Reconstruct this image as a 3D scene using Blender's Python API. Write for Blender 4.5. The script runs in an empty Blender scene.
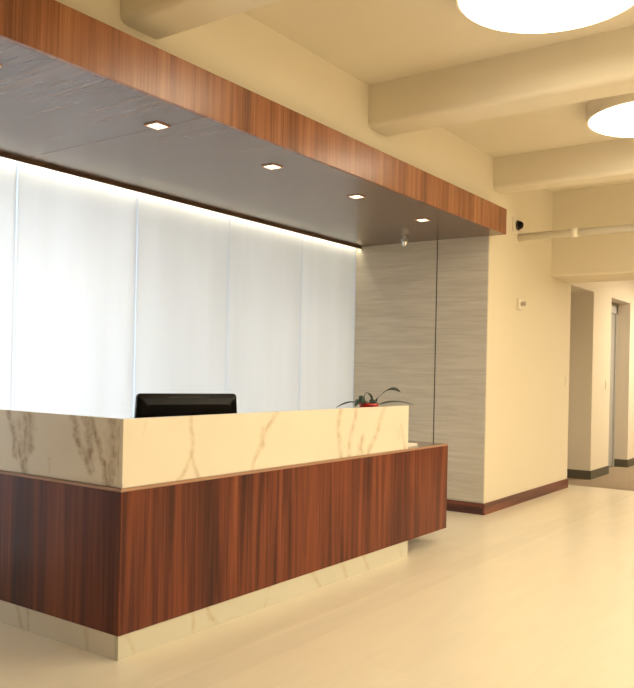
import bpy, bmesh, math, random
from mathutils import Vector, Matrix
random.seed(7)
S = bpy.context.scene
COL = S.collection

# ------------------------------------------------------------------ camera
YAW, ROLL = 0.9535, 0.0208
cam_d = bpy.data.cameras.new('camera'); cam = bpy.data.objects.new('camera', cam_d); COL.objects.link(cam)
f = Vector((math.sin(YAW), math.cos(YAW), 0)); r0 = Vector((math.cos(YAW), -math.sin(YAW), 0)); u0 = Vector((0, 0, 1))
r1 = math.cos(ROLL) * r0 + math.sin(ROLL) * u0; u1 = -math.sin(ROLL) * r0 + math.cos(ROLL) * u0
M = Matrix((r1, u1, -f)).transposed().to_4x4(); M.translation = Vector((0, 0, 1.3))
cam.matrix_world = M
cam_d.sensor_fit = 'HORIZONTAL'; cam_d.sensor_width = 36; cam_d.lens = 796.27 / 634 * 36
cam_d.shift_x = 0; cam_d.shift_y = 27.3 / 634; cam_d.clip_start = 0.02
S.camera = cam

# ------------------------------------------------------------------ world and view
S.view_settings.view_transform = 'Standard'; S.view_settings.look = 'None'
S.view_settings.exposure = 0.10; S.view_settings.gamma = 1.0; S.view_settings.use_curve_mapping = False
w = bpy.data.worlds.new('world'); S.world = w; w.use_nodes = True
w.node_tree.nodes['Background'].inputs[0].default_value = (0.9, 0.95, 1, 1)
w.node_tree.nodes['Background'].inputs[1].default_value = 0.3

WARM = (1.0, 0.91, 0.72)
COOL = (0.835, 0.91, 1.0)

def area(name, loc, rot, sx, sy, power, color, spread=math.pi):
    d = bpy.data.lights.new(name, 'AREA'); d.shape = 'RECTANGLE'; d.size = sx; d.size_y = sy
    d.energy = power; d.color = color; d.spread = spread
    o = bpy.data.objects.new(name, d); COL.objects.link(o); o.location = loc; o.rotation_euler = rot
    return o
PI = math.pi
# daylight and fittings inside the light box behind the translucent glass wall
area('light_box_daylight', (2.6, 5.45, 1.25), (-PI/2, 0, 0), 2.6, 2.3, 72, COOL)
area('light_box_fill', (5.6, 5.45, 1.3), (-PI/2, 0, 0), 2.8, 2.2, 29, (0.90, 0.95, 1.0))
# added unseen fill lights in the deep lobby, behind and right of the viewer
area('lobby_fill', (4.5, -2.4, 3.28), (0, 0, 0), 8.0, 3.0, 345, WARM)
area('lobby_ceiling_fill', (5.5, -2.3, 2.55), (PI, 0, 0), 7.5, 1.6, 195, WARM)
area('corridor_lights', (12.3, 1.3, 2.85), (0, 0, 0), 3.0, 1.0, 165, (1.0, 0.86, 0.66))

# ------------------------------------------------------------------ materials
def new_mat(name):
    m = bpy.data.materials.new(name); m.use_nodes = True
    return m, m.node_tree.nodes, m.node_tree.links, m.node_tree.nodes['Principled BSDF']

def plain(name, col, rough=0.5, metal=0.0, coat=0.0, bump=0.0, bscale=60, var=0.0, vscale=3.0, spec=None):
    m, N, L, B = new_mat(name)
    B.inputs['Base Color'].default_value = (*col, 1); B.inputs['Roughness'].default_value = rough
    B.inputs['Metallic'].default_value = metal; B.inputs['Coat Weight'].default_value = coat
    if spec is not None: B.inputs['Specular IOR Level'].default_value = spec
    tc = N.new('ShaderNodeTexCoord')
    if var:
        n = N.new('ShaderNodeTexNoise'); n.inputs['Scale'].default_value = vscale; n.inputs['Detail'].default_value = 4
        L.new(tc.outputs['Object'], n.inputs['Vector'])
        mx = N.new('ShaderNodeMix'); mx.data_type = 'RGBA'
        mx.inputs[6].default_value = (*[c * (1 - var) for c in col], 1); mx.inputs[7].default_value = (*[min(1, c * (1 + var)) for c in col], 1)
        L.new(n.outputs['Fac'], mx.inputs[0]); L.new(mx.outputs[2], B.inputs['Base Color'])
    if bump:
        n2 = N.new('ShaderNodeTexNoise'); n2.inputs['Scale'].default_value = bscale; n2.inputs['Detail'].default_value = 3
        L.new(tc.outputs['Object'], n2.inputs['Vector'])
        bp = N.new('ShaderNodeBump'); bp.inputs['Strength'].default_value = bump; bp.inputs['Distance'].default_value = 0.01
        L.new(n2.outputs['Fac'], bp.inputs['Height']); L.new(bp.outputs[0], B.inputs['Normal'])
    return m

def wood(name, grain, stops, rough=0.3, wk=(.5, .22, .28), cd=.3, coat=0.0, band=9.0, fine=70.0, stretch=0.035, wob=0.0, spec=0.5):
    """grain = axis index the grain runs along (object space equals world space here)."""
    m, N, L, B = new_mat(name)
    tc = N.new('ShaderNodeTexCoord')
    def layer(scale, st, det, dist=0.0, rg=0.5):
        mp = N.new('ShaderNodeMapping'); sc = [scale] * 3; sc[grain] = scale * st
        mp.inputs['Scale'].default_value = sc
        L.new(tc.outputs['Object'], mp.inputs['Vector'])
        n = N.new('ShaderNodeTexNoise'); n.inputs['Scale'].default_value = 1; n.inputs['Detail'].default_value = det
        n.inputs['Roughness'].default_value = rg; n.inputs['Distortion'].default_value = dist
        L.new(mp.outputs[0], n.inputs['Vector']); return n.outputs['Fac']
    a = layer(band, stretch, 3, 0.6 + wob); b = layer(fine, stretch * 0.35, 3, 0.0, 0.6); c = layer(band * 3.2, stretch * 0.6, 2, cd)
    def mul(x, k):
        q = N.new('ShaderNodeMath'); q.operation = 'MULTIPLY'; q.inputs[1].default_value = k; L.new(x, q.inputs[0]); return q.outputs[0]
    def add(x, y):
        q = N.new('ShaderNodeMath'); q.operation = 'ADD'; L.new(x, q.inputs[0]); L.new(y, q.inputs[1]); return q.outputs[0]
    t = add(add(mul(a, wk[0]), mul(b, wk[1])), mul(c, wk[2]))
    rp = N.new('ShaderNodeValToRGB'); L.new(t, rp.inputs[0])
    el = rp.color_ramp.elements
    el[0].position, el[0].color = stops[0][0], (*stops[0][1], 1)
    el[1].position, el[1].color = stops[-1][0], (*stops[-1][1], 1)
    for p, cc in stops[1:-1]:
        e = el.new(p); e.color = (*cc, 1)
    L.new(rp.outputs[0], B.inputs['Base Color'])
    B.inputs['Roughness'].default_value = rough; B.inputs['Coat Weight'].default_value = coat
    B.inputs['Coat Roughness'].default_value = 0.2; B.inputs['Specular IOR Level'].default_value = spec
    return m

def marble(name, base, vein, segs, plane, nscale=7.0, warp=0.05, cloud=0.10):
    """veins laid out as chains of segments (s, z, s2, z2, width, strength) in the plane of the slab."""
    m, N, L, B = new_mat(name)
    geo = N.new('ShaderNodeNewGeometry')
    sep = N.new('ShaderNodeSeparateXYZ'); L.new(geo.outputs['Position'], sep.inputs[0])
    cmb = N.new('ShaderNodeCombineXYZ')
    L.new(sep.outputs[0 if plane == 'xz' else 1], cmb.inputs[0]); L.new(sep.outputs[2], cmb.inputs[1])
    def noise(sc, det, rough=0.55):
        n = N.new('ShaderNodeTexNoise'); n.inputs['Scale'].default_value = sc; n.inputs['Detail'].default_value = det
        n.inputs['Roughness'].default_value = rough
        L.new(geo.outputs['Position'], n.inputs['Vector']); return n
    n = noise(nscale, 5)
    v1 = N.new('ShaderNodeVectorMath'); v1.operation = 'SUBTRACT'; v1.inputs[1].default_value = (0.5, 0.5, 0.5); L.new(n.outputs['Color'], v1.inputs[0])
    v2 = N.new('ShaderNodeVectorMath'); v2.operation = 'MULTIPLY'; v2.inputs[1].default_value = (warp * 2, warp * 2, 0); L.new(v1.outputs[0], v2.inputs[0])
    P = N.new('ShaderNodeVectorMath'); P.operation = 'ADD'; L.new(cmb.outputs[0], P.inputs[0]); L.new(v2.outputs[0], P.inputs[1])
    tot = None
    for (ax, az, bx, bz, wd, st) in segs:
        ab = Vector((bx - ax, bz - az, 0)); l2 = ab.length_squared
        s1 = N.new('ShaderNodeVectorMath'); s1.operation = 'SUBTRACT'; s1.inputs[1].default_value = (ax, az, 0); L.new(P.outputs[0], s1.inputs[0])
        dt = N.new('ShaderNodeVectorMath'); dt.operation = 'DOT_PRODUCT'; dt.inputs[1].default_value = ab / l2; L.new(s1.outputs[0], dt.inputs[0])
        cl = N.new('ShaderNodeClamp'); L.new(dt.outputs['Value'], cl.inputs[0])
        sc = N.new('ShaderNodeVectorMath'); sc.operation = 'SCALE'; sc.inputs[0].default_value = ab; L.new(cl.outputs[0], sc.inputs['Scale'])
        ds = N.new('ShaderNodeVectorMath'); ds.operation = 'DISTANCE'; L.new(s1.outputs[0], ds.inputs[0]); L.new(sc.outputs[0], ds.inputs[1])
        mr = N.new('ShaderNodeMapRange'); mr.inputs[1].default_value = 0; mr.inputs[2].default_value = wd
        mr.inputs[3].default_value = st; mr.inputs[4].default_value = 0; L.new(ds.outputs['Value'], mr.inputs[0])
        if tot is None: tot = mr.outputs[0]
        else:
            mx = N.new('ShaderNodeMath'); mx.operation = 'MAXIMUM'; L.new(tot, mx.inputs[0]); L.new(mr.outputs[0], mx.inputs[1]); tot = mx.outputs[0]
    # break the veins up
    n3 = noise(20, 6, 0.6)
    mr = N.new('ShaderNodeMapRange'); mr.inputs[1].default_value = 0.38; mr.inputs[2].default_value = 0.6
    mr.inputs[3].default_value = 0.30; mr.inputs[4].default_value = 0.95; L.new(n3.outputs['Fac'], mr.inputs[0])
    tm = N.new('ShaderNodeMath'); tm.operation = 'MULTIPLY'; tm.use_clamp = True; L.new(tot, tm.inputs[0]); L.new(mr.outputs[0], tm.inputs[1])
    n4 = noise(2.6, 4)
    c0 = N.new('ShaderNodeMix'); c0.data_type = 'RGBA'
    c0.inputs[6].default_value = (*[c * (1 - cloud) for c in base], 1); c0.inputs[7].default_value = (*[min(1, c * (1 + cloud * .6)) for c in base], 1)
    L.new(n4.outputs['Fac'], c0.inputs[0])
    c1 = N.new('ShaderNodeMix'); c1.data_type = 'RGBA'; c1.inputs[7].default_value = (*vein, 1)
    L.new(tm.outputs[0], c1.inputs[0]); L.new(c0.outputs[2], c1.inputs[6]); L.new(c1.outputs[2], B.inputs['Base Color'])
    B.inputs['Roughness'].default_value = 0.3
    return m

def chain(pts, wd, st):
    return [(*pts[i], *pts[i + 1], wd * 1.5, st * 1.2) for i in range(len(pts) - 1)]

def emit(name, col, strength):
    m, N, L, B = new_mat(name)
    B.inputs['Base Color'].default_value = (0.9, 0.9, 0.9, 1)
    B.inputs['Emission Color'].default_value = (*col, 1); B.inputs['Emission Strength'].default_value = strength
    return m

WALNUT = [(0.34, (0.030, 0.007, 0.005)), (0.44, (0.080, 0.018, 0.010)), (0.50, (0.132, 0.031, 0.015)), (0.56, (0.175, 0.044, 0.019)), (0.66, (0.25, 0.074, 0.031))]
FASCIA = [(0.33, (0.10, 0.032, 0.014)), (0.43, (0.19, 0.065, 0.026)), (0.50, (0.27, 0.098, 0.040)), (0.57, (0.33, 0.135, 0.056)), (0.67, (0.42, 0.185, 0.082))]
m_walnut = wood('walnut_vertical', 2, WALNUT, rough=0.36, band=8, fine=90, stretch=0.05, wob=0.5, wk=(.46, .26, .28), spec=0.3)
m_fascia = wood('walnut_fascia', 2, FASCIA, rough=0.27, band=9, fine=90, stretch=0.035, wk=(.34, .34, .32), spec=0.6)
m_soffit = wood('walnut_soffit', 1, [(0.38, (0.085, 0.047, 0.029)), (0.5, (0.13, 0.073, 0.045)), (0.62, (0.175, 0.10, 0.062))], rough=0.24, coat=0.1, band=7, fine=48, stretch=0.06, wob=-0.6, cd=0.0, wk=(.28, .40, .32), spec=0.55)
m_base_wood = wood('walnut_baseboard', 0, WALNUT, rough=0.35, band=14, fine=80)
m_base_wood_y = wood('walnut_baseboard_short', 1, WALNUT, rough=0.35, band=14, fine=80)
m_ledge = wood('ledge_wood', 0, [(0.3, (0.10, 0.035, 0.018)), (0.7, (0.15, 0.055, 0.028))], rough=0.18, coat=0.4)
m_edgeband = wood('pale_edge', 0, [(0.3, (0.34, 0.19, 0.12)), (0.7, (0.42, 0.24, 0.155))], rough=0.4)
m_panel = wood('pale_laminate', 1, [(0.30, (0.48, 0.43, 0.355)), (0.45, (0.57, 0.515, 0.43)), (0.55, (0.62, 0.565, 0.475)), (0.7, (0.69, 0.635, 0.545))], rough=0.42, band=24, fine=170, stretch=0.06, wob=0.4)
m_wall = plain('cream_paint', (0.76, 0.68, 0.53), 0.85, bump=0.05, var=0.015, spec=0.15)
m_ceil = plain('cream_ceiling_paint', (0.80, 0.72, 0.575), 0.9, bump=0.04, var=0.015, spec=0.1)
m_white = plain('white_paint', (0.85, 0.85, 0.84), 0.7)
m_jamb = plain('taupe_paint', (0.72, 0.65, 0.55), 0.8, var=0.02)
m_base_grey = plain('grey_rubber_base', (0.10, 0.088, 0.062), 0.6)
m_carpet = plain('taupe_carpet', (0.30, 0.225, 0.145), 0.95, bump=0.6, bscale=260, var=0.15, vscale=60)
m_black = plain('black_gloss_plastic', (0.003, 0.002, 0.002), 0.22, spec=.12)
m_dark = plain('dark_plastic', (0.02, 0.018, 0.016), 0.4)
m_chrome = plain('chrome', (0.75, 0.75, 0.75), 0.08, metal=1)
m_copper = plain('copper_frame', (.55, .33, .20), .35, metal=.6)
m_offwhite = plain('ivory_plastic', (0.78, 0.71, 0.56), 0.45)
m_paper = plain('white_card', (0.85, 0.8, 0.7), 0.6)
m_pipe = plain('cream_pipe_paint', (0.90, 0.83, 0.68), 0.4)
m_alu = plain('brushed_aluminium', (0.60, 0.62, 0.64), 0.3, metal=0.8)
m_leaf = plain('leaf_green', (0.010, 0.034, 0.012), 0.35, var=0.35, vscale=20)
m_pot = plain('red_glaze', (0.50, 0.02, 0.015), 0.25, coat=0.4)
m_soil = plain('soil', (0.03, 0.02, 0.012), 0.95, bump=0.8, bscale=80)
m_trim = wood('dark_walnut_lip', 0, [(0.3, (0.05, 0.024, 0.012)), (0.7, (0.11, 0.055, 0.028))], rough=0.4)
m_disc = emit('luminous_acrylic', (1.0, 0.90, 0.66), 7.5)
m_spot = emit('downlight_lens', (1.0, 0.86, 0.60), 3)
m_led = emit('led_strip', (1.0, 0.88, 0.62), 20)
m_screen = plain('monitor_screen', (0.01, 0.01, 0.012), 0.1)

# floor tiles
def floor_mat():
    m, N, L, B = new_mat('cream_stone_tiles')
    geo = N.new('ShaderNodeNewGeometry')
    br = N.new('ShaderNodeTexBrick'); br.offset = 0.5; br.inputs['Scale'].default_value = 1
    br.inputs['Mortar Size'].default_value = 0.0025; br.inputs['Mortar Smooth'].default_value = 0.3
    br.inputs['Brick Width'].default_value = 1.22; br.inputs['Row Height'].default_value = 0.61
    c = (0.735, 0.655, 0.515)
    br.inputs['Color1'].default_value = (*[x * 0.985 for x in c], 1); br.inputs['Color2'].default_value = (*[min(1, x * 1.015) for x in c], 1)
    br.inputs['Mortar'].default_value = (*[x * 0.95 for x in c], 1)
    L.new(geo.outputs['Position'], br.inputs['Vector'])
    mp = N.new('ShaderNodeMapping'); mp.inputs['Scale'].default_value = (1.0, 5.0, 1); L.new(geo.outputs['Position'], mp.inputs['Vector'])
    n = N.new('ShaderNodeTexNoise'); n.inputs['Scale'].default_value = 2.2; n.inputs['Detail'].default_value = 6; L.new(mp.outputs[0], n.inputs['Vector'])
    mr = N.new('ShaderNodeMapRange'); mr.inputs[1].default_value = 0.3; mr.inputs[2].default_value = 0.7; mr.inputs[3].default_value = 0.975; mr.inputs[4].default_value = 1.02
    L.new(n.outputs['Fac'], mr.inputs[0])
    vm = N.new('ShaderNodeVectorMath'); vm.operation = 'SCALE'; L.new(br.outputs['Color'], vm.inputs[0]); L.new(mr.outputs[0], vm.inputs['Scale'])
    # a narrow band of slightly darker colour running along the desk
    sp = N.new('ShaderNodeSeparateXYZ'); L.new(geo.outputs['Position'], sp.inputs[0])
    cp = N.new('ShaderNodeMath'); cp.operation = 'COMPARE'; cp.inputs[1].default_value = 2.31; cp.inputs[2].default_value = 0.085; L.new(sp.outputs[1], cp.inputs[0])
    k = N.new('ShaderNodeMapRange'); k.inputs[3].default_value = 1.0; k.inputs[4].default_value = 0.955; L.new(cp.outputs[0], k.inputs[0])
    v3 = N.new('ShaderNodeVectorMath'); v3.operation = 'SCALE'; L.new(vm.outputs[0], v3.inputs[0]); L.new(k.outputs[0], v3.inputs['Scale'])
    L.new(v3.outputs[0], B.inputs['Base Color'])
    B.inputs['Roughness'].default_value = 0.27; B.inputs['Specular IOR Level'].default_value = 0.4
    return m
m_floor = floor_mat()

def glass_mat():
    m, N, L, B = new_mat('frosted_white_glass')
    B.inputs['Base Color'].default_value = (0.77, 0.81, 0.85, 1); B.inputs['Roughness'].default_value = 0.22
    B.inputs['Coat Weight'].default_value = 0.0
    tr = N.new('ShaderNodeBsdfTranslucent')
    geo = N.new('ShaderNodeNewGeometry'); mp = N.new('ShaderNodeMapping'); mp.inputs['Scale'].default_value = (6, 6, 0.7)
    L.new(geo.outputs['Position'], mp.inputs['Vector'])
    n = N.new('ShaderNodeTexNoise'); n.inputs['Scale'].default_value = 1; n.inputs['Detail'].default_value = 5; L.new(mp.outputs[0], n.inputs['Vector'])
    rp = N.new('ShaderNodeValToRGB'); rp.color_ramp.elements[0].position = .3; rp.color_ramp.elements[1].position = .7
    rp.color_ramp.elements[0].color = (.84, .85, .86, 1); rp.color_ramp.elements[1].color = (.91, .925, .94, 1)
    L.new(n.outputs['Fac'], rp.inputs[0]); L.new(rp.outputs[0], tr.inputs['Color'])
    mx = N.new('ShaderNodeMixShader'); mx.inputs[0].default_value = 0.55
    L.new(B.outputs[0], mx.inputs[1]); L.new(tr.outputs[0], mx.inputs[2])
    L.new(mx.outputs[0], N['Material Output'].inputs['Surface'])
    return m
m_glass = glass_mat()
m_edge, N_, L_, B0_ = new_mat('clear_joint_acrylic')
_t = N_.new('ShaderNodeBsdfTranslucent'); _t.inputs['Color'].default_value = (0.76, 0.80, 0.84, 1)
L_.new(_t.outputs[0], N_['Material Output'].inputs['Surface'])

VEIN = (0.47, 0.35, 0.19)
front_v = (chain([(2.80, 1.07), (2.815, .93), (2.81, .856), (2.73, .76)], .016, .55) + chain([(2.81, .87), (2.87, .76)], .014, .5)
    + chain([(3.47, 1.07), (3.38, .96), (3.335, .88), (3.27, .76)], .017, .55) + chain([(3.36, .97), (3.36, .90)], .022, .6)
    + chain([(4.127, 1.07), (4.085, .94), (4.133, .76)], .022, .6) + chain([(4.30, 1.07), (4.247, .92), (4.218, .76)], .022, .6)
    + chain([(4.38, .875), (4.33, .77)], .026, .65) + chain([(4.34, .84), (4.396, .76)], .026, .55)
    + chain([(4.66, 1.07), (4.566, .917), (4.44, .76)], .022, .55) + chain([(4.88, .93), (4.945, .76)], .018, .4)
    + chain([(4.84, .90), (4.86, .84)], .012, .3) + chain([(2.52, 1.07), (2.50, .99)], .008, .15))
end_v = (chain([(3.617, 1.08), (3.554, .979), (3.532, .84)], .020, .8) + chain([(3.57, .99), (3.492, .888), (3.447, .76)], .024, .95)
    + chain([(3.482, 1.08), (3.446, .98), (3.455, .78)], .026, .8) + chain([(3.43, 1.07), (3.405, .983), (3.411, .899)], .032, .85)
    + chain([(3.50, 1.0), (3.47, .9)], .03, .5)
    + chain([(3.10, 1.075), (3.037, .944), (2.955, .84)], .022, .95) + chain([(3.0, 1.07), (2.959, .963), (2.955, .85)], .026, .95)
    + chain([(2.96, 1.04), (2.90, .95), (2.881, .90), (2.821, .76)], .024, .95) + chain([(2.817, 1.075), (2.799, .907), (2.821, .76)], .034, .75)
    + chain([(2.762, 1.03), (2.757, .82)], .026, .6) + chain([(3.26, .86), (3.25, .80)], .012, .35) + chain([(2.84, .90), (2.79, .84)], .02, .5))
plf_v = (chain([(2.837, .12), (2.847, 0)], .014, .5) + chain([(2.93, .12), (2.981, .046), (3.02, 0)], .014, .55) + chain([(3.83, .12), (3.93, 0)], .016, .5)
    + chain([(4.16, .12), (4.22, 0)], .018, .55) + chain([(4.40, .12), (4.49, 0)], .018, .55) + chain([(2.43, .1), (2.475, 0)], .01, .4) + chain([(4.88, .11), (4.93, 0)], .012, .35) + chain([(3.45, .12), (3.40, 0)], .012, .3))
ple_v = chain([(3.49, .12), (3.44, 0)], .014, .6) + chain([(3.40, .12), (3.388, 0)], .014, .5) + chain([(2.955, .1), (2.935, 0)], .012, .4)
MB = (0.80, 0.725, 0.595)
m_mf = marble('marble_front', MB, VEIN, front_v, 'xz', warp=0.03)
m_me = marble('marble_end', MB, (0.40, 0.28, 0.155), end_v, 'yz', nscale=13, warp=0.05)
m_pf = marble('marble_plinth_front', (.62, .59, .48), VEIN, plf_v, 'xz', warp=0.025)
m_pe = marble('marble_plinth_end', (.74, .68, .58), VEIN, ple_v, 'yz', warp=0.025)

# ------------------------------------------------------------------ mesh helpers
def link(name, bm, mat, parent=None, smooth=False, autos=None):
    bmesh.ops.recalc_face_normals(bm, faces=bm.faces[:])
    me = bpy.data.meshes.new(name); bm.to_mesh(me); bm.free()
    mats = mat if isinstance(mat, (list, tuple)) else [mat]
    for x in mats: me.materials.append(x)
    if smooth:
        for p in me.polygons: p.use_smooth = True
    o = bpy.data.objects.new(name, me); COL.objects.link(o)
    if parent is not None:
        o.parent = parent; o.matrix_parent_inverse = Matrix.Translation(-parent.location) if True else None
    return o

def box(bm, x0, x1, y0, y1, z0, z1, bev=0.0, seg=2):
    vs = [bm.verts.new((x, y, z)) for x in (x0, x1) for y in (y0, y1) for z in (z0, z1)]
    idx = [(0, 1, 3, 2), (4, 6, 7, 5), (0, 4, 5, 1), (2, 3, 7, 6), (0, 2, 6, 4), (1, 5, 7, 3)]
    fs = [bm.faces.new([vs[i] for i in q]) for q in idx]
    if bev:
        es = {e for f_ in fs for e in f_.edges}
        bmesh.ops.bevel(bm, geom=list(es), offset=bev, segments=seg, affect='EDGES', profile=0.5)
    return bm

def B_(*a, **k): return box(bmesh.new(), *a, **k)

def extrude_poly(pts, axis, a, b, bev=0.0):
    """pts: 2D outline; axis 2 -> pts are (x,y) extruded z a..b; axis 1 -> (x,z) extruded in y; axis 0 -> (y,z)."""
    bm = bmesh.new()
    def mk(p, t): return {2: (p[0], p[1], t), 1: (p[0], t, p[1]), 0: (t, p[0], p[1])}[axis]
    lo = [bm.verts.new(mk(p, a)) for p in pts]; hi = [bm.verts.new(mk(p, b)) for p in pts]
    n = len(pts); bm.faces.new(lo); bm.faces.new(hi[::-1])
    for i in range(n): bm.faces.new((lo[i], lo[(i + 1) % n], hi[(i + 1) % n], hi[i]))
    if bev:
        bmesh.ops.bevel(bm, geom=bm.edges[:], offset=bev, segments=2, affect='EDGES')
    return bm

def lathe(prof, seg=48, c=(0, 0, 0), bm=None, R=None):
    bm = bm or bmesh.new(); rings = []
    R = R or Matrix.Identity(3)
    for r, z in prof:
        if r < 1e-6: rings.append([bm.verts.new(R @ Vector((0, 0, z)) + Vector(c))])
        else: rings.append([bm.verts.new(R @ Vector((r * math.cos(2 * PI * i / seg), r * math.sin(2 * PI * i / seg), z)) + Vector(c)) for i in range(seg)])
    for A, Q in zip(rings, rings[1:]):
        for i in range(seg):
            j = (i + 1) % seg
            if len(A) == 1 and len(Q) == 1: continue
            if len(A) == 1: bm.faces.new((A[0], Q[i], Q[j]))
            elif len(Q) == 1: bm.faces.new((A[i], A[j], Q[0]))
            else: bm.faces.new((A[i], A[j], Q[j], Q[i]))
    return bm

def struct(name, bm, mat):
    o = link(name, bm, mat); o['kind'] = 'structure'; return o

def tag(o, label, cat, group=None):
    o['label'] = label; o['category'] = cat
    if group: o['group'] = group
    return o

def thing(name, loc, label, cat, group=None):
    o = bpy.data.objects.new(name, None); COL.objects.link(o); o.location = loc; o.empty_display_size = 0.1
    return tag(o, label, cat, group)

# ------------------------------------------------------------------ structure
W, P, G = 2.995, 6.93, 4.45
ZC = 3.33
XL, YF, XE = -3.0, -6.0, 17.0
struct('floor', B_(XL, 9.57, YF, 5.75, -0.10, 0.0), m_floor)
struct('floor_corridor', B_(9.57, XE, YF, 5.75, -0.10, 0.0), m_carpet)
struct('ceiling', B_(XL, XE, YF, 5.75, ZC, ZC + 0.12), m_ceil)
struct('wall_left', B_(XL - 0.15, XL, YF, 5.75, 0, ZC), m_wall)
struct('wall_front', B_(XL, XE, YF - 0.15, YF, 0, ZC), m_wall)
struct('wall_end', B_(XE, XE + 0.15, YF, 5.75, 0, ZC), m_wall)
struct('wall_back', B_(XL, XE, 5.60, 5.75, 0, ZC), m_white)
# wall above the canopy and the light box roof
struct('wall_bulkhead', B_(XL, P + 0.012, W, W + 0.18, 2.74, ZC), m_wall)
# right-hand wall with two openings (door recesses)
A0, A1, B0, B1, HZ = 9.33, 10.25, 11.05, 12.05, 2.385
def right_wall():
    bm = bmesh.new()
    t = 0.18
    box(bm, P + 0.012, A0, W, W + t, 0, ZC); box(bm, A1, B0, W, W + t, 0, ZC)
    box(bm, B1, XE, W, W + t, 0, ZC); box(bm, A0, A1, W, W + t, HZ, ZC); box(bm, B0, B1, W, W + t, HZ, ZC)
    return bm
struct('wall_right', right_wall(), m_wall)
struct('wall_partition', B_(P + 0.012, P + 0.16, W + 0.18, 5.6, 0, ZC), m_wall)
# recess linings
def recess(n, x0, x1, dep):
    bm = bmesh.new()
    box(bm, x1 - 0.006, x1 + 0.02, W + 0.001, W + dep, 0, HZ); box(bm, x0 - 0.02, x0 + 0.006, W + 0.001, W + dep, 0, HZ)
    box(bm, x0 - 0.02, x1 + 0.02, W + 0.001, W + dep, HZ - 0.006, HZ + 0.02); box(bm, x0 - .02, x1 + .02, W + dep, W + dep + .02, 0, HZ + .02)
    return struct(n, bm, m_jamb)
recess('trim_5', A0, A1, 0.75); recess('trim_6', B0, B1, 0.75)
def make_door(n, x0, x1, y):
    d = struct(n, B_(x0 + 0.06, x1 - 0.06, y, y + 0.045, 0.012, HZ - 0.16, bev=0.003), plain('door_paint_' + n, (.40, .39, .36), .5))
    d2 = bmesh.new(); box(d2, x0, x0 + 0.06, y - 0.02, y + 0.07, 0, HZ - 0.02); box(d2, x1 - 0.06, x1, y - 0.02, y + 0.07, 0, HZ - 0.02)
    box(d2, x0, x1, y - 0.02, y + 0.07, HZ - 0.16, HZ - 0.02)
    link('door_frame', d2, plain('frame_paint_' + n, (.45, .44, .41), .5), d)
    h = bmesh.new(); lathe([(0, 0), (.027, 0), (.027, .008), (.01, .012), (.01, .05), (0, .05)], 20, (x0 + .13, y - .0, 1.02), h, Matrix.Rotation(PI / 2, 3, 'X'))
    box(h, x0 + .12, x0 + .25, y - .062, y - .046, 1.01, 1.03, bev=.004)
    link('door_handle', h, m_chrome, d)
make_door('door_1', A0, A1, W + 0.62); make_door('door_2', B0, B1, W + 0.20)
# ceiling beams: concrete downstands
def beam(n, x0, x1, z0, y1=W, r=0.038):
    pts = [(x0, ZC), (x0, z0 + r)] + [(x0 + r - r * math.cos(a), z0 + r - r * math.sin(a)) for a in [PI / 2 * k / 6 for k in range(1, 7)]]
    pts += [(x1 - r + r * math.sin(a), z0 + r - r * math.cos(a)) for a in [PI / 2 * k / 6 for k in range(0, 7)]] + [(x1, ZC)]
    return struct(n, extrude_poly(pts, 1, YF, y1), m_ceil)
beam('trim_1', 2.535, 2.80, 2.945); beam('trim_2', 4.78, 5.06, 3.03); beam('trim_3', 7.0, 7.24, 3.03); beam('trim_4', 8.64, 9.33, 2.395, r=0.02)
struct('ceiling_corridor', B_(9.33, XE, YF, W, 2.92, 2.98), m_ceil)
# baseboards
struct('baseboard_right', B_(P - 0.016, A0, W - 0.016, W, 0, 0.105, bev=0.002), m_base_wood)
struct('baseboard_partition', B_(P - 0.016, P, W, G, 0, 0.105, bev=0.002), m_base_wood_y)
def grey_base():
    bm = bmesh.new()
    box(bm, A1 - 0.008, B0 + 0.008, W - 0.008, W, 0, 0.11); box(bm, A1 - 0.014, A1, W, W + 0.6, 0, 0.11)
    box(bm, B1 - 0.008, XE, W - 0.008, W, 0, 0.11); box(bm, B1 - 0.014, B1, W, W + 0.178, 0, 0.11)
    return bm
struct('baseboard_corridor', grey_base(), m_base_grey)
# light box behind the glass
struct('wall_light_box', B_(0.55, 0.60, G + 0.03, 5.6, 0, ZC), m_white)
struct('wall_back_left', B_(XL, 0.58, G - 0.0, G + 0.12, 0, ZC), m_wall)

# ------------------------------------------------------------------ pale wood cladding on the partition
SE = 3.525
c1 = tag(link('wall_panel', B_(P - 0.0, P + 0.012, SE + 0.006, G + 0.02, 0.105, 2.59, bev=0.0015), m_panel), 'wider pale grey-beige woodgrain wall panel beside the glass, left of the dark seam', 'wall panel')
struct('trim_9', B_(P + 0.004, P + 0.0118, SE - 0.0055, SE + 0.0055, 0.105, 2.589), m_dark)
c2 = tag(link('wall_panel', B_(P - 0.0, P + 0.012, W + 0.002, SE - 0.006, 0.105, 2.59, bev=0.0015), m_panel), 'narrower pale grey-beige woodgrain wall panel at the cream wall corner', 'wall panel')

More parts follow.
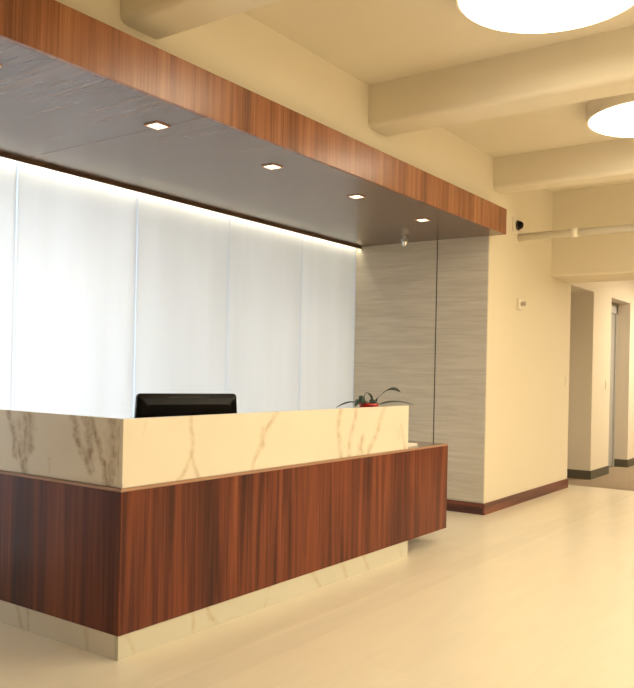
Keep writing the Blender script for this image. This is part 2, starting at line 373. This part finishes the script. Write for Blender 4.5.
# ------------------------------------------------------------------ glass wall
edges = [0.58, 0.98, 1.97, 2.975, 3.965, 4.97, 5.985, 6.918]
lab = ['frosted white glass panel farthest left along the back wall, outside the picture', 'frosted white glass panel second from the far left, outside the picture',
       'bright frosted white glass panel cut by the left edge of the picture', 'wide bright frosted glass panel left of the black monitor',
       'frosted white glass panel directly behind the black monitor', 'frosted glass panel just right of the black monitor',
       'narrow greyish frosted glass panel meeting the pale woodgrain wall']
for i in range(7):
    o = link('glass_panel', B_(edges[i] + 0.008, edges[i + 1] - 0.008, G, G + 0.010, 0.02, 2.60, bev=0.001, seg=1), m_glass)
    tag(o, lab[i], 'glass panel', 'frosted panels of the back wall')
    k = link('edge_strip', B_(edges[i + 1] - 0.008, edges[i + 1] + (0.0075 if i < 6 else 0.010), G + .001, G + 0.009, 0.02, 2.60), m_edge, o); k['label'] = 'bright joint line'
struct('trim_7', B_(0.58, P, G - 0.005, G + 0.02, 0.0, 0.02), m_alu)

# ------------------------------------------------------------------ canopy
C, CB, CT = 2.8337, 2.5896, 2.822
XR = 6.945
can = thing('canopy', (4.0, C, CB), 'long walnut canopy with glossy soffit hanging over the reception desk', 'canopy')
link('fascia', B_(XL + .01, XR, C, C + 0.025, CB, CT, bev=0.0015), m_fascia, can)
def soffit():
    bm = bmesh.new(); xs = [XL + .01, 0.97, 2.975, 6.925]
    for a, b in zip(xs, xs[1:]): box(bm, a + 0.0015, b - 0.0015, C + 0.025, 4.385, CB, CB + 0.02, bev=0.001, seg=1)
    return bm
link('soffit', soffit(), m_soffit, can)
link('end_return', B_(XR - 0.025, XR, C + 0.025, W - 0.003, CB + .0, CT, bev=0.001), m_fascia, can)
link('top_board', B_(XL + .01, XR - 0.03, C + 0.025, W - 0.003, CT - 0.02, CT - 0.002), m_trim, can)
link('back_lip', B_(XL + .01, 6.925, 4.385, 4.400, CB - 0.024, CB + 0.06, bev=0.002), m_trim, can)
st = link('led_strip', B_(0.6, 6.92, 4.404, 4.424, CB + 0.012, CB + 0.02), m_led)
tag(st, 'glowing light strip along the top of the frosted glass wall', 'light strip')
struct('trim_8', B_(0.58, 6.925, 4.40, G + 0.05, CB + 0.022, CB + 0.06), m_white)

# square downlights
def downlight():
    t = thing('downlight', (0, 0, 0), '', 'downlight', 'square downlights in the canopy soffit')
    bm = bmesh.new(); s, h = 0.050, 0.041
    box(bm, -s, s, -s, -h, -0.006, 0.0); box(bm, -s, s, h, s, -0.006, 0.0); box(bm, -s, -h, -h, h, -0.006, 0.0); box(bm, h, s, -h, h, -0.006, 0.0)
    link('frame', bm, m_copper, t)
    link('lens', B_(-h, h, -h, h, -0.004, 0.0), m_spot, t)
    return t
dl = downlight()
dpos = [2.945, 3.925, 4.915, 5.945, 1.95, 0.95]
dlab = ['small square downlight in the soffit nearest the picture left', 'small square downlight second from the left in the soffit',
        'small square downlight third from the left in the soffit', 'small square downlight at the right end of the soffit near the woodgrain wall',
        'square downlight cut off by the left edge of the picture', 'square downlight in the soffit outside the left of the picture']
for i in range(5):
    if i == 0: o = dl
    else:
        o = dl.copy(); COL.objects.link(o)
        for ch in [c for c in dl.children]:
            k = ch.copy(); COL.objects.link(k); k.parent = o
    o.location = (dpos[i], 3.165, CB); o['label'] = dlab[i]
for i in range(4):
    d = bpy.data.lights.new('downlight_beam', 'SPOT'); d.energy = 14; d.color = (1, .84, .6); d.spot_size = 1.5; d.spot_blend = 0.7; d.shadow_soft_size = 0.04
    o = bpy.data.objects.new('downlight_beam', d); COL.objects.link(o); o.location = (dpos[i], 3.165, CB - 0.012)

# ------------------------------------------------------------------ ceiling discs
def disc():
    t = thing('ceiling_light', (0, 0, 0), '', 'ceiling light')
    R = 0.455
    link('diffuser', lathe([(0, -0.134), (R - 0.02, -0.134), (R - .003, -0.131), (R, -0.126), (R, -0.120), (0, -.120)], 72), m_disc, t)
    link('housing', lathe([(0, 0.0), (R + .018, 0.0), (R + .018, -0.124), (R + .015, -.127), (R + .002, -0.127), (R + .002, -0.118), (0, -.118)], 72), m_ceil, t)
    return t
dc = disc()
cpos = [(3.885, 1.376), (6.17, 1.395), (3.86, -1.5), (6.14, -1.5), (8.0, 1.0)]  # the pair behind the viewer is unseen, added as extra light
clab = ['large round glowing ceiling light at the top edge, nearest the viewer', 'round glowing ceiling light farther back, cut by the right edge of the picture',
        'added unseen round ceiling light behind the viewer on the left', 'added unseen round ceiling light behind the viewer on the right', '']
for i in range(4):
    if i == 0: o = dc
    else:
        o = dc.copy(); COL.objects.link(o)
        for ch in [c for c in dc.children]:
            k = ch.copy(); COL.objects.link(k); k.parent = o
    o.location = (*cpos[i], ZC - 0.02 if False else ZC); o['label'] = clab[i]

# ------------------------------------------------------------------ reception desk
X0, X1, Y0, XM = 2.370, 5.613, 2.728, 4.99
YB = 4.02          # rear end of the short wing
desk = thing('reception_desk', ((X0 + X1) / 2, Y0 + .3, 0), 'L-shaped reception desk with walnut front, marble riser and marble plinth on cream floor', 'desk')
link('front_panel', B_(X0 + 0.02, X1, Y0, Y0 + 0.02, 0.111, 0.747, bev=0.001, seg=1), m_walnut, desk)
link('end_panel', B_(X0, X0 + 0.02, Y0, YB, 0.111, 0.747, bev=0.001, seg=1), m_walnut, desk)
link('side_panel', B_(X1 - 0.02, X1, Y0 + 0.02, Y0 + 0.75, 0.111, 0.747, bev=0.001, seg=1), m_walnut, desk)
link('bottom_panel', B_(X0 + 0.02, X1 - 0.02, Y0 + 0.02, Y0 + 0.75, 0.111, 0.131), m_walnut, desk)
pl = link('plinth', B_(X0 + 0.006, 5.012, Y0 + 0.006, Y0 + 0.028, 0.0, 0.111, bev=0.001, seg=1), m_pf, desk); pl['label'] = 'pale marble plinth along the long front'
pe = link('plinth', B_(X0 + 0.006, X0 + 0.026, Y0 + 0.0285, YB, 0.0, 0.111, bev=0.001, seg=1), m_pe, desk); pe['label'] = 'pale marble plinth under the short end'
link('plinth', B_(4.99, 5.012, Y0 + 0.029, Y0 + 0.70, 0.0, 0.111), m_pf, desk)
bm = extrude_poly([(X0 + 0.003, Y0 + 0.003), (X1 - .003, Y0 + 0.003), (X1 - .003, Y0 + 0.75), (X0 + .80, Y0 + 0.75), (X0 + .80, YB), (X0 + 0.003, YB)], 2, 0.748, 0.762)
lg = link('desktop', bm, m_ledge, desk); lg['label'] = 'dark glossy walnut worktop'
bm = box(bmesh.new(), X0, X1, Y0, Y0 + 0.003, 0.748, 0.7625); box(bm, X0, X0 + 0.003, Y0 + .003, YB, 0.748, 0.7625)
lg = link('edge_band', bm, m_edgeband, desk); lg['label'] = 'thin pale wooden edge line'
rf = link('riser', B_(X0 + 0.012, XM, Y0 + 0.008, Y0 + 0.034, 0.762, 1.0705, bev=0.0015, seg=1), m_mf, desk); rf['label'] = 'cream marble riser along the front with thin veins'
re_ = link('riser', B_(X0 + 0.012, X0 + 0.038, Y0 + 0.0345, YB, 0.762, 1.0705, bev=0.0015, seg=1), m_me, desk); re_['label'] = 'marble riser of the short end with heavy brown veins'

# ------------------------------------------------------------------ monitor
mon = thing('monitor', (3.235, 3.18, 0.762), 'black desktop monitor seen from behind, standing on the desk behind the marble riser', 'monitor')
def monitor_parts():
    ang = -math.radians(22)
    Rz = Matrix.Translation(mon.location) @ Matrix.Rotation(ang, 4, 'Z')
    def fin(name, bm, mat, smooth=False):
        bm.transform(Rz); return link(name, bm, mat, mon, smooth)
    # back of the case faces -y (toward the viewer)
    wT, wB, hb, ht = 0.300, 0.316, 0.085, 0.398
    bm = bmesh.new()
    def ring(y, ins, zt_in=0.0, n=6, rad=0.022):
        out = []
        x1, z0, z1 = None, hb + ins, ht - ins - zt_in
        xb, xt = wB - ins, wT - ins
        for cx, cz, a0 in ((xt - rad, z1 - rad, 0), (-xt + rad, z1 - rad, 90), (-xb + rad, z0 + rad, 180), (xb - rad, z0 + rad, 270)):
            for k in range(n + 1):
                a = math.radians(a0 + 90 * k / n); out.append(bm.verts.new((cx + rad * math.cos(a), y, cz + rad * math.sin(a))))
        return out
    rings = [ring(0.022, 0.003), ring(0.018, 0.0), ring(-0.004, 0.0), ring(-0.010, 0.004), ring(-0.020, 0.022, 0.004), ring(-0.030, 0.05, 0.01)]
    for A, Q in zip(rings, rings[1:]):
        for i in range(len(A)): bm.faces.new((A[i], A[(i + 1) % len(A)], Q[(i + 1) % len(A)], Q[i]))
    bm.faces.new(rings[0]); bm.faces.new(rings[-1][::-1])
    fin('case', bm, m_black)
    fin('screen', B_(-0.255, 0.255, 0.0225, 0.024, 0.11, 0.382), m_screen)
    bm = bmesh.new(); box(bm, -0.13, 0.13, -0.0235, -0.0135, 0.372, 0.379, bev=.002); fin('vent', bm, m_dark)
    fin('stand', B_(-0.05, 0.05, -0.045, -0.025, 0.008, 0.26, bev=0.006), m_dark)
    fin('stand_foot', B_(-0.12, 0.12, -0.10, 0.09, 0.0, 0.010, bev=0.004), m_dark)
monitor_parts()

# ------------------------------------------------------------------ card stack on the desktop
tag(link('card_stack', B_(5.09, 5.25, 2.80, 2.875, 0.762, 0.782, bev=0.003), m_paper), 'small white stack of cards on the desktop right of the marble riser', 'cards')

# ------------------------------------------------------------------ potted plant
pc = Vector((4.875, 3.00, 0.762))
pt = thing('potted_plant', pc, 'dark green leafy plant in a red pot behind the right end of the marble riser', 'plant')
link('pot', lathe([(0, 0), (.050, 0), (.055, .01), (.068, .30), (.073, .305), (.073, .316), (.066, .316), (.063, .30), (.062, .29), (0, .29)], 40, pc), m_pot, pt, smooth=True)
link('soil', lathe([(0, .297), (.03, .299), (.061, .295)], 32, pc), m_soil, pt)
def leaf(pts, wmax, n=22, stalk=0.45, tw=(0, 1, 0)):
    """arched stem from the soil into a pointed blade; pts = control points"""
    bm = bmesh.new(); P_ = [Vector(p) for p in pts]
    def bez(t):
        q = P_[:]
        while len(q) > 1: q = [a.lerp(b, t) for a, b in zip(q, q[1:])]
        return q[0]
    rows = []
    side = Vector(tw).normalized()
    for i in range(n + 1):
        t = i / n; c = bez(t); tg = (bez(min(1, t + .01)) - bez(max(0, t - .01))).normalized()
        s = (side - tg * side.dot(tg)).normalized(); up = tg.cross(s).normalized()
        if t < stalk: hw = 0.0028
        else:
            q = (t - stalk) / (1 - stalk); hw = max(0.0006, 0.0028 * (1 - q) + wmax * math.sin(PI * q ** 0.8) ** 0.9)
        th = 0.0018
        rows.append([bm.verts.new(c - s * hw + up * hw * .25), bm.verts.new(c - up * th), bm.verts.new(c + s * hw + up * hw * .25), bm.verts.new(c + up * th)])
    for A, Q in zip(rows, rows[1:]):
        for k in range(4): bm.faces.new((A[k], A[(k + 1) % 4], Q[(k + 1) % 4], Q[k]))
    bm.faces.new(rows[0]); bm.faces.new(rows[-1][::-1])
    return bm
sx = pc.x - .03; sy = pc.y; sz = 1.055
leaves = [
    ([(sx - .02, sy, sz), (sx - .03, sy, 1.17), (sx - .13, sy - .02, 1.15), (4.71, sy - .05, 1.062)], .020, .35, (0, 1, .3)),
    ([(sx - .01, sy, sz), (sx - .04, sy + .02, 1.13), (4.74, sy, 1.12), (4.66, sy - .02, 1.055)], .022, .35, (.2, 1, .4)),
    ([(sx, sy, sz), (sx - .07, sy, 1.16), (sx - .02, sy, 1.19), (sx + .09, sy, 1.14), (sx + .085, sy, 1.06)], .013, .45, (0, 1, .2)),
    ([(sx + .06, sy, sz), (sx + .12, sy, 1.10), (sx + .20, sy + .02, 1.12), (5.15, sy, 1.225), (5.34, sy, 1.15)], .028, .55, (.2, 1, -.5)),
    ([(sx + .07, sy, sz), (sx + .13, sy, 1.08), (sx + .15, sy, 1.12)], .016, .2, (.3, 1, 0)),
    ([(sx + .03, sy + .03, sz), (5.10, sy + .02, 1.06), (5.25, sy, 1.11), (5.50, sy - .02, 1.055)], .022, .30, (0, 1, .15)),
    ([(sx, sy + .02, sz), (sx + .02, sy + .1, 1.10), (sx - .02, sy + .16, 1.10), (sx - .06, sy + .22, 1.04)], .024, .3, (1, 0, 0)),
    ([(sx - .03, sy + .01, sz), (sx - .06, sy, 1.09), (sx - .10, sy, 1.10), (sx - .03, sy - .05, 1.085)], .018, .25, (0, 1, .6)),
    ([(sx + .01, sy, sz), (sx + .02, sy - .02, 1.10), (sx + .05, sy - .03, 1.11), (sx + .08, sy - .06, 1.07)], .018, .25, (0, 1, .6)),
]
for p_, wm, stk, tw in leaves: link('leaf', leaf(p_, wm, 24, stk, tw), m_leaf, pt, smooth=True)

# ------------------------------------------------------------------ wall devices
def dome_camera(loc):
    t = thing('security_camera', loc, 'small dark dome camera high on the cream wall by the right end of the canopy', 'security camera')
    x, y, z = loc
    link('mounting_plate', B_(x - .085, x + .065, y - .012, y, z - .068, z + .068, bev=.003), m_offwhite, t)
    R = Matrix.Rotation(PI / 2, 3, 'X')
    link('collar', lathe([(0, 0), (.05, 0), (.05, .012), (.043, .018)], 36, (x + .02, y - .012, z), None, R), m_dark, t, smooth=False)
    link('dome', lathe([(.043 * math.cos(a), .016 + .045 * math.sin(a)) for a in [PI / 2 * k / 8 for k in range(9)]], 36, (x + .02, y - .012, z), None, R), m_black, t, smooth=True)
dome_camera((7.575, W, 2.792))
def wall_sensor(loc):
    t = thing('wall_sensor', loc, 'small ivory square sensor with a dark knob midway up the cream wall', 'wall sensor')
    x, y, z = loc
    link('housing', B_(x - .05, x + .05, y - .022, y, z - .055, z + .055, bev=.005), m_offwhite, t)
    R = Matrix.Rotation(PI / 2, 3, 'X')
    k = link('knob', lathe([(0, .05), (.018, .048), (.02, .02), (.024, .0)], 24, (x + .015, y - .02, z + .005), None, R), plain('sensor_knob', (.40, .35, .27), .4), t)
    k['label'] = 'grey-brown knob'
    link('arm', B_(x + .02, x + .075, y - .055, y - .045, z + .02, z + .032, bev=.002), plain('sensor_arm', (.5, .44, .34), .4), t)
wall_sensor((7.70, W, 2.015))
def switch(x, z, label):
    t = thing('light_switch', (x, W, z), label, 'light switch')
    link('switch_plate', B_(x - .038, x + .038, W - .008, W, z - .058, z + .058, bev=.003), m_offwhite, t)
    link('toggle', B_(x - .012, x + .012, W - .014, W - .007, z - .022, z + .022, bev=.002), m_paper, t)
switch(9.22, 1.245, 'ivory light switch at the end of the cream lobby wall before the openings')
switch(10.86, 1.20, 'ivory light switch on the pier between the two corridor openings')

# chrome dome under the soffit
t = thing('soffit_dome', (6.60, 3.70, CB), 'small chrome dome hanging under the soffit before the woodgrain wall', 'security camera')
link('base', lathe([(0, -.0005), (.018, -.0005), (.018, -.02), (.036, -.028), (.037, -.045), (.030, -.05)], 32, (6.60, 3.70, CB)), m_alu, t, smooth=False)
link('dome', lathe([(.030 * math.cos(a), -.05 - .045 * math.sin(a)) for a in [PI / 2 * k / 8 for k in range(9)]], 32, (6.60, 3.70, CB)), m_chrome, t, smooth=True)

# ------------------------------------------------------------------ sprinkler pipe
def tube(bm, x, z, y0, y1, r, seg=28):
    a = [bm.verts.new((x + r * math.cos(2 * PI * i / seg), y0, z + r * math.sin(2 * PI * i / seg))) for i in range(seg)]
    b = [bm.verts.new((x + r * math.cos(2 * PI * i / seg), y1, z + r * math.sin(2 * PI * i / seg))) for i in range(seg)]
    for i in range(seg): bm.faces.new((a[i], a[(i + 1) % seg], b[(i + 1) % seg], b[i]))
    bm.faces.new(a); bm.faces.new(b[::-1]); return bm
PX, PZ, PR = 7.66, 2.684, 0.036
t = thing('pipe', (PX, W, PZ), 'cream painted pipe crossing below the ceiling from the wall to the right', 'pipe')
link('pipe_run', tube(bmesh.new(), PX, PZ, YF, W, PR), m_pipe, t, smooth=True)
link('coupling', tube(bmesh.new(), PX, PZ, 2.40, 2.47, PR + .010), m_pipe, t, smooth=True)
